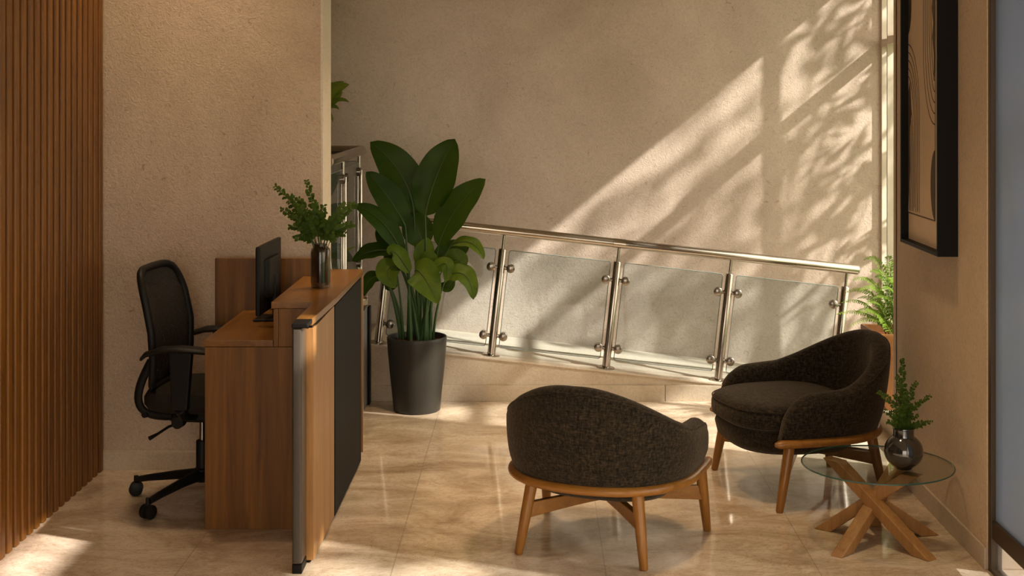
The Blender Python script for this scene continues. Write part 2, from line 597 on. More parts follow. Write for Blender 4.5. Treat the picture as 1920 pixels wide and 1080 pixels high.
def post(root, x, h, z0=0, neck=.085, dirs=(-1, 1), cl=(.12, .52), r=.0235):
    b = MB()
    b.tube([(x, 0, z0), (x, 0, z0 + h - neck - .004), (x, 0, z0 + h - neck)], [r, r, r * .9], 20)
    p = b.build('post', M['steel'], root, smooth=True)
    b = MB(); b.lathe([(.052, 0), (.052, .009), (.047, .012), (.02, .012)], 28, (x, 0, z0))
    b.build('base_plate', M['steel'], p, smooth=True)
    b = MB(); b.tube([(x, 0, z0 + h - neck), (x, 0, z0 + h)], .0085, 14)
    b.build('neck', M['steel'], p, smooth=True)
    for zz in cl:
        clamp(p, x, z0 + zz, dirs).build('clamp', M['steel_dark'], p, smooth=True)
    return p


def pane(root, x0, x1, z0, z1, rounded=.012):
    pts = []
    for cx, cz, a0 in ((x1 - rounded, z1 - rounded, 0), (x0 + rounded, z1 - rounded, 90), (x0 + rounded, z0 + rounded, 180), (x1 - rounded, z0 + rounded, 270)):
        for i in range(4):
            a = R(a0 + i * 30)
            pts.append((cx + rounded * math.cos(a), cz + rounded * math.sin(a)))
    b = MB(); b.prism(pts, -.005, .005, 'y')
    g = b.build('glass_panel', M['rail_glass'], root)
    b = MB(); b.tube([(p[0], 0, p[1]) for p in pts] + [(pts[0][0], 0, pts[0][1])], .0026, 5, False)
    b.build('polished_edge', M['glass_edge_pale'], g, smooth=True)


# lower balustrade, tilted with the ramp
ang = math.atan(-SL)
bal = thing('balustrade', (RX0, 8.265, RZ0 + .009), 'sloping steel and glass balustrade along the ramp', 'balustrade')
bal.rotation_euler = (0, ang, 0)
xs = [0.02, .685, 1.36, 2.02, 2.70]
HR = .735
for i, x in enumerate(xs):
    post(bal, x, HR - .02, dirs=((1,) if i == 0 else (-1,) if i == 4 else (-1, 1)))
for i in range(4):
    pane(bal, xs[i] + .040, xs[i + 1] - .040, .055, .625)
b = MB()
r = .0275
b.tube([(-.045, 0, HR - .008), (-.042, 0, HR), (-.03, 0, HR)], [.006, .02, r], 20)
b.tube([(-.03, 0, HR), (2.76, 0, HR), (2.768, 0, HR)], [r, r, r * .85], 24)
hr = b.build('handrail', M['steel'], bal, smooth=True)
b = MB(); b.tube([(1.325, 0, HR), (1.395, 0, HR)], .0288, 24); b.build('handrail_joint', M['steel'], hr, smooth=True)

# upper balustrade on the landing
bal2 = thing('balustrade', (-1.017, 8.40, .58), 'upright steel and glass balustrade turning the corner of the landing', 'balustrade')
HU = .867
rot = thing('tmp', (0, 0, 0), None, None)
bpy.data.objects.remove(rot)
def rotated(fn):
    before = set(bpy.data.objects)
    fn()
    for o in set(bpy.data.objects) - before:
        if o.parent is bal2:
            for v in o.data.vertices:
                x, yy, z = v.co
                v.co = (yy, -x, z)
            for c in o.children:
                for v in c.data.vertices:
                    x, yy, z = v.co
                    v.co = (yy, -x, z)
                for c2 in c.children:
                    for v in c2.data.vertices:
                        x, yy, z = v.co
                        v.co = (yy, -x, z)
def up_side():
    for x in (.15, .845):
        post(bal2, x, HU - .02, cl=(.22, .75), dirs=(-1, 1) if x > .3 else (1,))
    pane(bal2, .19, .805, .08, .80)
    pane(bal2, .885, 1.36, .08, .80)
rotated(up_side)
for x in (-.35, -.95):
    post(bal2, x, HU - .02, cl=(.22, .75))
pane(bal2, -.31, -.03, .08, .80)
pane(bal2, -.91, -.39, .08, .80)
b = MB()
b.tube([(0, -1.39, HU), (0, -.03, HU), (-.004, -.012, HU), (-.018, 0, HU), (-1.05, 0, HU)], .027, 22)
b.build('handrail', M['steel'], bal2, smooth=True)

# ------------------------------------------------------------------ reception desk
desk = thing('reception_desk', (-1.1, 6.2, 0), 'oak veneer reception desk with raised counter and black front panel', 'desk')
DX, DY = -1.1, 6.2
def dbox(x0, x1, y0, y1, z0, z1):
    b = MB(); b.box(x0 - DX, x1 - DX, y0 - DY, y1 - DY, z0, z1); return b
dbox(-1.352, -1.067, 5.795, 6.60, .750, .776).build('worktop', M['desk_top'], desk, bevel=.002)
dbox(-1.348, -.905, 5.80, 5.825, 0, .748).build('end_panel', M['desk_v'], desk, bevel=.0015)
dbox(-1.345, -1.0, 6.56, 6.595, 0, .748).build('end_panel', M['desk_v'], desk, bevel=.0015)
dbox(-1.488, -1.0, 6.605, 6.635, 0, 1.017).build('back_panel', M['desk_v'], desk, bevel=.002)
b = dbox(-1.0665, -1.046, 5.80, 6.60, .7495, .905); b.box(-1.0455 - DX, -.9055 - DX, 5.80 - DY, 5.82 - DY, .7495, .905)
b.build('riser', M['desk_v'], desk, bevel=.0015)
b = MB()
pts = [(-1.074, 5.790), (-.901, 5.790), (-.901, 5.372), (-.840, 5.372), (-.826, 5.95), (-.826, 6.86), (-.990, 6.86), (-.990, 6.600), (-1.074, 6.600)]
pts = [(x - DX, y - DY) for x, y in pts]
b.prism(pts, .907, .934, 'z')
b.build('counter_top', M['desk_top'], desk, bevel=.002)
dbox(-.885, -.836, 5.38, 5.935, .012, .896).build('front_panel', M['desk_front'], desk, bevel=.002)
dbox(-.885, -.833, 5.94, 6.835, .012, .896).build('black_front_panel', M['black'], desk, bevel=.002)['label'] = 'matt black section of the desk front'
dbox(-.985, -.825, 6.838, 6.858, .05, .906).build('end_strip', M['desk_front'], desk, bevel=.0015)
dbox(-.885, -.842, 5.385, 6.835, .897, .9065).build('shadow_gap', M['black_metal'], desk)
dbox(-.885, -.850, 5.40, 6.83, 0, .012).build('plinth', M['black_metal'], desk)
dbox(-.905, -.887, 5.40, 6.83, .012, .896).build('inner_panel', M['desk_v'], desk)
e = dbox(-.899, -.862, 5.262, 5.372, .035, .915).build('smoked_end_panel', M['acrylic'], desk, bevel=.008, seg=3)
e['label'] = 'smoked grey acrylic end panel'
dbox(-.900, -.840, 5.258, 5.3715, .916, .933).build('black_cap', M['black_metal'], desk, bevel=.003)
dbox(-.899, -.862, 5.262, 5.372, .0, .034).build('black_foot', M['black_metal'], desk, bevel=.003)

# ------------------------------------------------------------------ monitor
mon = thing('monitor', (-1.185, 6.34, .7765), 'black flat monitor seen from behind on the desk worktop', 'monitor', rotz=R(-2))
b = MB(); b.box(-.012, .008, -.215, .215, .045, .345); b.build('housing', M['black_plastic'], mon, bevel=.005, seg=3)
b = MB(); b.box(-.0135, -.0122, -.207, .207, .055, .337); b.build('screen', M['screen'], mon)
b = MB(); b.prism([(.008, -.13), (.03, -.11), (.03, .11), (.008, .13)], .11, .28, 'z'); b.build('rear_cover', M['black_plastic'], mon, bevel=.006, seg=3)
b = MB(); b.box(.02, .038, -.03, .03, .01, .20); b.build('stand_neck', M['black_plastic'], mon, bevel=.004)
b = MB(); b.prism([(-.055, -.085), (.045, -.07), (.045, .07), (-.055, .085)], 0, .010, 'z'); b.build('stand_base', M['black_plastic'], mon, bevel=.004)

# ------------------------------------------------------------------ office chair
oc = thing('office_chair', (-1.455, 6.215, 0), 'black mesh-back office chair on castors at the desk', 'chair', rotz=R(-7))
# star base
for k in range(5):
    a = R(174 + 72 * k)
    c, s_ = math.cos(a), math.sin(a)
    b = MB()
    rr = [(0.02, .115, .030, .026), (.12, .105, .026, .020), (.25, .085, .021, .015), (.315, .072, .019, .013)]
    rings = []
    for rad, z, wd, ht in rr:
        ring = []
        for i in range(10):
            t = 2 * PI * i / 10
            o = wd * math.cos(t)
            zz = z + ht * math.sin(t)
            ring.append((c * rad - s_ * o, s_ * rad + c * o, zz))
        rings.append(ring)
    b.loft(rings)
    leg = b.build('base_arm', M['black_plastic'], oc, smooth=True)
    cx, cy = c * .32, s_ * .32
    b = MB()
    b.tube([(cx, cy, .088), (cx, cy, .055)], .010, 10)
    # twin wheels, axis perpendicular to the arm direction, turned a little
    t = Vector((-s_, c, 0)) if k % 2 else Vector((.3, -.95, 0)).normalized()
    for sg in (-1, 1):
        o = Vector((cx, cy, .031)) + t * sg * .014
        b.tube([o - t * .010, o - t * .008, o + t * .008, o + t * .010], [.026, .030, .030, .026], 22)
    b.tube([Vector((cx, cy, .033)) - t * .022, Vector((cx, cy, .033)) + t * .022], .010, 10)
    b.build('castor', M['black_plastic'], leg, smooth=True)
b = MB(); b.lathe([(.032, .085), (.036, .10), (.036, .14), (.028, .145), (.028, .26), (.025, .265)], 24); b.build('gas_cover', M['black_plastic'], oc, smooth=True)
b = MB(); b.tube([(0, 0, .26), (0, 0, .36)], .013, 16); b.build('gas_lift', M['steel_dark'], oc, smooth=True)
b = MB(); b.box(-.13, .10, -.08, .08, .355, .415); b.build('mechanism', M['black_plastic'], oc, bevel=.02, seg=3)
b = MB(); b.tube([(-.06, -.06, .36), (-.10, -.14, .352), (-.125, -.20, .335), (-.15, -.23, .322)], [.006, .006, .006, .010], 8); b.tube([(-.06, -.10, .37), (-.06, -.145, .37)], .026, 16)
b.build('tilt_lever', M['black_plastic'], oc, smooth=True)
# seat
b = MB()
rings = []
for z, sc in ((.415, .80), (.425, .93), (.45, 1.0), (.48, 1.0), (.502, .95), (.512, .80), (.514, .4)):
    ring = []
    for i in range(40):
        t = 2 * PI * i / 40
        e_ = 2 / 3.4
        x = .24 * math.copysign(abs(math.cos(t)) ** e_, math.cos(t)) * sc
        y = .245 * math.copysign(abs(math.sin(t)) ** e_, math.sin(t)) * sc
        dz = -.02 * max(0, x / .24) ** 3 + .010 * (abs(y) / .245) ** 2
        ring.append((x + .02, y, z + dz))
    rings.append(ring)
b.loft(rings)
b.build('seat', M['chair_fabric'], oc, smooth=True)
# backrest: a slightly curved frame leaning back (chair faces +x)
def backpt(u, v):
    """u across -1..1 (y), v up 0..1"""
    hw = .205 + .025 * math.sin(PI * v ** 1.3)
    y = u * hw
    z = .515 + .510 * v
    x = -.165 - .055 * v + .030 * math.sin(PI * v * 1.15) + .025 * (u * u) - .015 * (1 - v) ** 2
    return Vector((x, y, z))
loop = []
corner = 5
seq = []
NN = 60
for i in range(NN):
    t = 2 * PI * i / NN
    e_ = 2 / 6.0
    u = math.copysign(abs(math.cos(t)) ** e_, math.cos(t))
    v = .5 + .5 * math.copysign(abs(math.sin(t)) ** e_, math.sin(t))
    seq.append(backpt(u, v))
b = MB()
b.tube(seq + [seq[0]], .017, 10, False, (1.0, 1.0))
b.build('back_frame', M['black_plastic'], oc, smooth=True)
# mesh: woven net with real holes would be sub-pixel; a fine perforated cloth
mm, nt, N_, L_, B_ = newmat('chair_mesh')
B_.inputs['Base Color'].default_value = (.020, .016, .012, 1)
B_.inputs['Roughness'].default_value = .8
vc = noise(nt, coords(nt, (1, 1, 1)), 260, 1, .5, 0)
fac = ramp(nt, vc, [(.50, (1, 1, 1)), (.56, (.6, .6, .6))])
trn = N_.new('ShaderNodeBsdfTransparent')
mxs = N_.new('ShaderNodeMixShader')
L_.new(fac, mxs.inputs[0]); L_.new(trn.outputs[0], mxs.inputs[1]); L_.new(B_.outputs[0], mxs.inputs[2]); L_.new(mxs.outputs[0], N_['Material Output'].inputs[0])
b = MB()
nu, nv = 12, 20
vs = []
for j in range(nv + 1):
    for i in range(nu + 1):
        vs.append(backpt(-.97 + 1.94 * i / nu, .015 + .97 * j / nv) + Vector((-.012 * (1 - (2 * i / nu - 1) ** 2), 0, 0)))
b.add(vs, [(j * (nu + 1) + i, j * (nu + 1) + i + 1, (j + 1) * (nu + 1) + i + 1, (j + 1) * (nu + 1) + i) for j in range(nv) for i in range(nu)])
b.build('back_mesh', mm, oc, smooth=True, solid=.003)
# curved bracket from the back down under the seat
for sy in (-.17, .17):
    b = MB()
    b.tube(bez((-.165, sy, .64), (-.245, sy, .50), (-.275, sy * .9, .385), 16, (-.10, sy * .6, .388)), [.016] * 17, 10, True, (1.2, .8))
    b.build('back_bracket', M['black_plastic'], oc, smooth=True)
b = MB(); b.tube([(-.205, -.15, .405), (-.17, 0, .39), (-.205, .15, .405)], .016, 10); b.build('bracket_bar', M['black_plastic'], oc, smooth=True)
for sy in (-1, 1):
    yy = sy * .265
    b = MB()
    rings = []
    for x, z, hw, ht in ((-.170, .668, .022, .010), (-.150, .686, .034, .013), (-.08, .706, .044, .015), (.0, .712, .046, .015), (.09, .706, .042, .014), (.125, .700, .030, .010)):
        rings.append([(x, yy + hw * math.cos(2 * PI * i / 12), z + ht * math.sin(2 * PI * i / 12)) for i in range(12)])
    b.loft(rings)
    arm = b.build('armrest', M['black_plastic'], oc, smooth=True)
    b = MB()
    b.prism([(-.045, .70), (.055, .70), (.035, .455), (-.035, .455)], yy - .017, yy + .017, 'y')
    b.tube([(0, yy, .46), (0, yy * .85, .425), (0, yy * .4, .395)], [.024, .024, .022], 10)
    b.build('armrest_post', M['black_plastic'], arm, bevel=.006)

# ------------------------------------------------------------------ armchairs
A_, B2 = .328, .305
def hpath(n=72, front=.235):
    """horseshoe centre line, left front end -> back -> right front end, with outward normals"""
    pts = []
    nf = 12
    for i in range(nf):
        pts.append(Vector((-A_ + .012 * ((1 - i / nf)) ** 2, front * (1 - i / nf), 0)))
    for i in range(n + 1):
        a = PI + PI * i / n
        c, s = math.cos(a), math.sin(a)
        e_ = 2 / 2.25
        pts.append(Vector((A_ * math.copysign(abs(c) ** e_, c), B2 * math.copysign(abs(s) ** e_, s), 0)))
    for i in range(1, nf + 1):
        pts.append(Vector((A_ - .012 * (i / nf) ** 2, front * i / nf, 0)))
    return pts


def resample(pts, n):
    L = [0]
    for i in range(1, len(pts)):
        L.append(L[-1] + (pts[i] - pts[i - 1]).length)
    out = []
    for k in range(n + 1):
        t = L[-1] * k / n
        j = 1
        while j < len(L) - 1 and L[j] < t: j += 1
        f = (t - L[j - 1]) / max(1e-9, L[j] - L[j - 1])
        out.append(pts[j - 1].lerp(pts[j], f))
    return out, L[-1]


def sstep(a, b_, x):
    t = max(0, min(1, (x - a) / (b_ - a)))
    return t * t * (3 - 2 * t)


def make_armchair(loc, rotz, label):
    root = thing('armchair', loc, label, 'armchair', rotz, 'tub armchairs in the waiting corner')
    pts, L = resample(hpath(), 110)
    ZB = .292
    rings = []
    pipe = []
    for i, p in enumerate(pts):
        u = min(i, 110 - i) / 110 * L
        t = (pts[min(i + 1, 110)] - pts[max(i - 1, 0)]).normalized()
        nrm = Vector((t.y, -t.x, 0))
        if nrm.dot(Vector((p.x, p.y - .1, 0))) < 0: nrm = -nrm
        q = min(1, u / .15)
        h = ZB + .025 + (.488 - ZB - .025) * math.sqrt(max(0, 1 - (1 - q) ** 2))
        h += .022 * min(1, u / .34) + .178 * sstep(.28, .72, u) ** .85
        th = .082 * (.55 + .45 * min(1, math.sqrt(max(0, u / .07)))) + .012 * sstep(.3, .8, u)
        back = sstep(.25, .8, u)
        r = min(th / 2, (h - ZB) * .45)
        ring = []
        def pt(dd, z):
            lean = (.030 + .050 * back) * max(0, z - ZB) / .4 - (.010 * (1 - (z - ZB) / .06) if z < ZB + .06 else 0)
            # gentle belly
            lean += .010 * math.sin(PI * min(1, max(0, (z - ZB) / max(.05, h - ZB))))
            return p + nrm * (dd + lean) + Vector((0, 0, z))
        for k in range(8):
            ring.append(pt(th / 2, ZB + (h - r - ZB) * k / 8))
        for k in range(9):
            a = PI * k / 8
            ring.append(pt(math.cos(a) * th / 2, h - r + r * math.sin(a)))
        for k in range(7, -1, -1):
            ring.append(pt(-th / 2, ZB + (h - r - ZB) * k / 8))
        rings.append(ring)
        a = PI * .18
        pipe.append(pt(math.cos(a) * (th / 2 + .001), h - r + (r + .001) * math.sin(a)))
    b = MB(); b.loft(rings)
    sh = b.build('backrest', M['fabric'], root, smooth=True)
    b = MB(); b.tube(pipe[2:-2], .0032, 6); b.build('piping', M['fabric'], sh, smooth=True)

    def outline(sc, yoff=0, n=64, a=.308, bf=.345, bb=.26, ex=2.7):
        o = []
        for i in range(n):
            t = 2 * PI * i / n
            c, s = math.cos(t), math.sin(t)
            x = a * math.copysign(abs(c) ** (2 / ex), c) * sc
            yb = bf if s > 0 else bb
            y = yb * math.copysign(abs(s) ** (2 / ex), s) * (1 - (1 - sc) * a / yb)
            o.append((x, y + .03 + yoff))
        return o
    b = MB()
    rings = []
    for z, sc in ((.316, .86), (.320, .93), (.331, .98), (.35, 1.0), (.378, 1.0), (.398, .985), (.413, .95), (.423, .88), (.430, .75), (.435, .5), (.437, .2)):
        rings.append([(x, y, z + .012 * (y > 0) * 0) for x, y in outline(sc)])
    b.loft(rings)
    cu = b.build('seat_cushion', M['fabric'], root, smooth=True)
    b = MB(); b.tube([(x * 1.002, y * 1.002, .404) for x, y in outline(.985)] + [(outline(.985)[0][0], outline(.985)[0][1], .404)], .003, 6, False)
    b.build('piping', M['fabric'], cu, smooth=True)
    b = MB()
    rings = []
    for z, sc in ((.192, .40), (.197, .66), (.212, .84), (.243, .95), (.29, .985), (.314, .96)):
        rings.append([(x, y, z) for x, y in outline(sc, -.012)])
    b.loft(rings)
    b.build('seat_base', M['fabric'], root, smooth=True)
    # wooden rail
    pr, _ = resample(hpath(front=.27), 90)
    rp = []
    for i, p in enumerate(pr):
        t = (pr[min(i + 1, 90)] - pr[max(i - 1, 0)]).normalized()
        nrm = Vector((t.y, -t.x, 0))
        if nrm.dot(Vector((p.x, p.y - .1, 0))) < 0: nrm = -nrm
        rp.append(p + nrm * .036 + Vector((0, 0, .288)))
    rad = [.0205] * len(rp)
    rad[0] = rad[-1] = .010; rad[1] = rad[-2] = .0185
    b = MB(); b.tube(rp, rad, 16, True, (.92, 1.15))
    b.build('wooden_rail', M['oak_x'], root, smooth=True)
    legs = [((-.338, .20), (-.352, .255)), ((.338, .20), (.352, .255)), ((-.215, -.255), (-.255, -.300)), ((.215, -.255), (.255, -.300))]
    for (tx, ty), (fx, fy) in legs:
        b = MB()
        top = Vector((tx, ty, .278)); foot = Vector((fx, fy, 0))
        ps = [foot, foot.lerp(top, .02), foot.lerp(top, .5), foot.lerp(top, .9), foot.lerp(top, 1.0)]
        b.tube(ps, [.0135, .0165, .0215, .0235, .0235], 16)
        b.build('leg', M['oak'], root, smooth=True)
        # curved brace from the leg toward the centre
        b = MB()
        j = foot.lerp(top, .60)
        c = Vector((tx * .10, ty * .10 + .0, .205))
        d = (Vector((c.x - j.x, c.y - j.y, 0))).normalized()
        n = Vector((-d.y, d.x, 0))
        rings = []
        for k in range(9):
            f = k / 8
            p = j.lerp(c, f)
            p.z = j.z + (.183 - j.z) * math.sin(f * PI / 2)
            hh = .030 - .010 * f
            ww = .013
            rings.append([p + n * ww + Vector((0, 0, hh)), p - n * ww + Vector((0, 0, hh)), p - n * ww - Vector((0, 0, hh)), p + n * ww - Vector((0, 0, hh))])
        b.loft(rings)
        b.build('brace', M['oak_x'], root, smooth=True, bevel=.004)
    return root


make_armchair((.290, 5.675, 0), -R(21.8), 'brown tweed tub armchair in the foreground seen from behind')
make_armchair((1.20, 6.44, 0), R(105.7), 'brown tweed tub armchair beside the right wall seen from the side')

# ------------------------------------------------------------------ glass side table
TX, TY, TZ = 1.385, 5.69, .30
tb = thing('side_table', (TX, TY, 0), 'round glass side table on crossed oak legs', 'table')
b = MB(); b.lathe([(.001, .292), (.299, .292), (.299, .2995), (.001, .2995)], 96); b.build('glass_top', M['table_glass'], tb, smooth=True)
b = MB(); b.tube([(.300 * math.cos(2 * PI * i / 96), .300 * math.sin(2 * PI * i / 96), .296) for i in range(97)], .0032, 6, False)
ed = b.build('glass_edge', M['glass_edge'], tb, smooth=True); ed['label'] = 'green polished rim of the glass'
def beam(a, c, wd=.023):
    a, c = Vector(a), Vector(c)
    d = (c - a).normalized()
    s = d.cross(Vector((0, 0, 1))).normalized()
    u = s.cross(d).normalized()
    rings = []
    # cut horizontally at both ends
    for p in (a, c):
        ring = []
        for (i, j) in ((1, 1), (-1, 1), (-1, -1), (1, -1)):
            q = p + s * wd * i * 1.15 + u * wd * j
            k = (p.z - q.z) / d.z
            ring.append(q + d * k)
        rings.append(ring)
    b = MB(); b.loft(rings)
    return b
hub = (0.0, -.01, .155)
beam((.122, -.245, 0), (-.150, .115, .289)).build('leg', M['table_oak'], tb, bevel=.005)
beam((-.188, -.205, 0), (.150, .165, .289)).build('leg', M['table_oak'], tb, bevel=.005)
beam((-.190, .115, 0), (.110, -.115, .289)).build('leg', M['table_oak'], tb, bevel=.005)
beam((.215, .045, 0), (.0, -.0, .15)).build('leg', M['table_oak'], tb, bevel=.005)
beam((.028, .180, 0), (.0, .0, .155)).build('leg', M['table_oak'], tb, bevel=.005)

# ------------------------------------------------------------------ foliage helpers
def leaf_mesh(b, base, ctrl, tip, width, nrm, fold=.18, wave=.03, nu=14, nv=3, peak=.45, seed=0, power=.8):
    pts = bez(base, ctrl, tip, nu)
    L = sum((pts[i + 1] - pts[i]).length for i in range(nu))
    nrm = Vector(nrm).normalized()
    vs = []
    for i, p in enumerate(pts):
        t = i / nu
        tan = (pts[min(i + 1, nu)] - pts[max(i - 1, 0)]).normalized()
        n = (nrm - tan * nrm.dot(tan))
        if n.length < 1e-4: n = Vector((0, 0, 1))
        n.normalize()
        side = tan.cross(n)
        # width profile, peak near `peak`
        tt = t ** (math.log(.5) / math.log(peak))
        wv = width / 2 * max(0, math.sin(PI * tt)) ** power + .0005
        for j in range(-nv, nv + 1):
            f = j / nv
            off = side * wv * f * (1 - .1 * abs(f) * fold) + n * wv * fold * abs(f)
            off += n * (wave * width * math.sin(t * 17 + seed + (1.6 if f > 0 else 0)) * abs(f) ** 2)
            vs.append(p + off)
    m = 2 * nv + 1
    b.add(vs, [(i * m + j, i * m + j + 1, (i + 1) * m + j + 1, (i + 1) * m + j) for i in range(nu) for j in range(m - 1)])
    return pts


def mini_leaf(b, p, d, n, ln, wd):
    """small bent oval leaf, 8 points"""
    d = d.normalized()
    s = d.cross(n)
    if s.length < 1e-4: s = Vector((1, 0, 0))
    s.normalize()
    n = s.cross(d).normalized()
    vs = [p, p + d * ln * .35 + s * wd * .5 + n * wd * .10, p + d * ln * .75 + s * wd * .40 + n * wd * .05, p + d * ln - n * ln * .08,
          p + d * ln * .75 - s * wd * .40 + n * wd * .05, p + d * ln * .35 - s * wd * .5 + n * wd * .10, p + d * ln * .5]
    b.add(vs, [(0, 1, 6), (1, 2, 6), (2, 3, 6), (3, 4, 6), (4, 5, 6), (5, 0, 6)])


def rvec(r):
    while True:
        v = Vector((r.uniform(-1, 1), r.uniform(-1, 1), r.uniform(-1, 1)))
        if .05 < v.length < 1: return v.normalized()


def sprig(root, base, ctrl, tip, r, start=.3, count=16, ln=.020, wd=.012, srad=.0016, mat=None):
    st = bez(base, ctrl, tip, 16)
    b = MB(); b.tube(st, [srad * (1.2 - .8 * i / 16) for i in range(17)], 6)
    lf = MB()
    for k in range(count):
        t = start + (1 - start) * (k + .3) / count
        x = t * 16; i = min(15, int(x)); p = st[i].lerp(st[i + 1], x - i)
        tan = (st[i + 1] - st[i]).normalized()
        for sg in (-1, 1):
            perp = tan.cross(rvec(r)).normalized() if k % 3 == 0 else tan.cross(Vector((0, 1, .2))).normalized() * sg
            d = (perp + tan * r.uniform(.2, .8) + rvec(r) * .3)
            s = r.uniform(.8, 1.25) * (1 - .35 * max(0, t - .6) / .4)
            mini_leaf(lf, p, d, rvec(r) * .5 + Vector((0, -1, .5)), ln * s, wd * s)
    so = b.build('stem', M['sprig_stem'], root, smooth=True)
    lf.build('leaflets', mat or M['sprig'], so, smooth=True)
    return st


# ------------------------------------------------------------------ tall potted plant
PX, PY = -.656, 7.965
pp = thing('potted_plant', (PX, PY, 0), 'tall leafy plant in a graphite pot standing before the ramp', 'potted plant')
b = MB()
prof = [(.001, .0), (.124, .0), (.131, .006), (.140, .10), (.153, .22), (.163, .33), (.1685, .400), (.1685, .414), (.166, .418), (.156, .418), (.154, .41), (.150, .36), (.001, .36)]
b.lathe(prof, 56); b.build('pot', M['pot'], pp, smooth=True)
b = MB(); b.lathe([(.15, .375), (.12, .392), (.06, .398), (.001, .40)], 40); so = b.build('soil', M['soil'], pp, smooth=True)
rr = random.Random(3)
b = MB()
for i in range(220):
    a = rr.uniform(0, 2 * PI); q = .145 * math.sqrt(rr.random())
    p = Vector((q * math.cos(a), q * math.sin(a), .386 + .012 * (1 - q / .15)))
    d = rvec(rr) * rr.uniform(.005, .011); n = rvec(rr) * .004
    b.tube([p - d, p + d], [.004, .003], 4)
b.build('bark_chips', M['soil'], so)['kind'] = 'stuff'
U = PY / F
def q(px, py, dy=0.0):
    """photo position -> plant-local position, dy = depth offset"""
    v = P(px, py, PY + dy)
    return Vector((v.x - PX, dy, v.z))
leaves = [
 # base, ctrl, tip, width(px), normal, depthbase, depthtip, light?
 ((776, 400), (768, 320), (694, 266), 74, (.25, -1, .1), .03, .05, 0),
 ((797, 405), (812, 330), (853, 260), 80, (-.15, -1, .15), -.02, .0, 0),
 ((822, 462), (846, 385), (911, 336), 62, (-.35, -1, .25), -.04, -.08, 0),
 ((760, 425), (735, 370), (686, 322), 54, (.30, -1, .2), -.03, -.04, 0),
 ((753, 475), (725, 405), (663, 384), 42, (.1, -.9, .6), -.06, -.10, 0),
 ((795, 462), (785, 430), (765, 392), 60, (0, -1, .1), .03, .06, 0),
 ((742, 474), (700, 460), (661, 490), 42, (0, -.7, .9), -.02, -.05, 0),
 ((756, 480), (735, 460), (705, 430), 44, (.2, -1, .3), .03, .06, 0),
 ((845, 460), (890, 440), (907, 486), 32, (.1, -.6, .9), -.06, -.12, 1),
 ((722, 520), (690, 510), (682, 556), 36, (-.3, -.7, .8), -.03, -.08, 0),
 ((768, 512), (735, 455), (730, 478), 36, (.1, -.8, .7), -.10, -.14, 1),
 ((742, 500), (712, 500), (742, 540), 46, (-.1, -1, .35), -.10, -.15, 1),
 ((778, 508), (790, 500), (822, 570), 62, (.05, -1, .45), -.12, -.18, 1),
 ((808, 512), (850, 470), (835, 530), 30, (.2, -.8, .7), -.12, -.15, 1),
 ((838, 518), (882, 495), (888, 562), 42, (.35, -.8, .6), -.10, -.14, 1),
 ((830, 505), (865, 470), (866, 506), 44, (.2, -1, .3), -.03, -.05, 1),
 ((815, 500), (840, 470), (880, 462), 50, (-.1, -1, .5), .01, .04, 0),
 ((790, 500), (796, 470), (802, 446), 40, (0, -1, .1), -.02, .02, 1),
 ((735, 545), (728, 530), (745, 520), 26, (0, -1, .2), .02, .02, 0),
 ((752, 505), (740, 500), (732, 470), 40, (.2, -1, .1), .04, .06, 0),
 ((830, 530), (838, 545), (852, 524), 24, (0, -1, .2), .03, .02, 0),
 ((790, 500), (812, 470), (808, 508), 34, (0, -1, .1), -.06, -.05, 1),
]
rr = random.Random(8)
for i, (a, c, t, wd, n, d0, d1, lt) in enumerate(leaves):
    A, C, T = q(*a, d0), q(*c, (d0 + d1) / 2 - .02), q(*t, d1)
    b = MB()
    mid = leaf_mesh(b, A, C, T, wd * U, n, .20, .034, 20, 3, .46 if not lt else .40, i * 1.3, .62)
    lo = b.build('leaf', M['leaf_light'] if lt else M['leaf_big'], pp, smooth=True)
    b = MB()
    nn = Vector(n).normalized()
    b.tube([m + nn * .0035 for m in mid[:-1]], [.0032 * (1 - k / 20) + .0006 for k in range(len(mid) - 1)], 6)
    b.build('midrib', M['rib'], lo, smooth=True)
    # stalk down to the soil
    ang_ = rr.uniform(0, 2 * PI)
    fx = (A.x) * .28 + .045 * math.cos(ang_)
    foot = Vector((max(-.09, min(.09, fx)), .055 * math.sin(ang_), .385))
    dirn = (A - C).normalized()
    b = MB()
    cc = foot.lerp(A, .55) + Vector((-.25 * (A.x - foot.x), 0, .04))
    sp_ = bez(foot, cc, A, 14)
    rb = .0105 if not lt else .0075
    b.tube(sp_, [rb * (1.15 - .72 * k / 14) for k in range(15)], 8)
    b.build('stalk', M['stem'], lo, smooth=True)

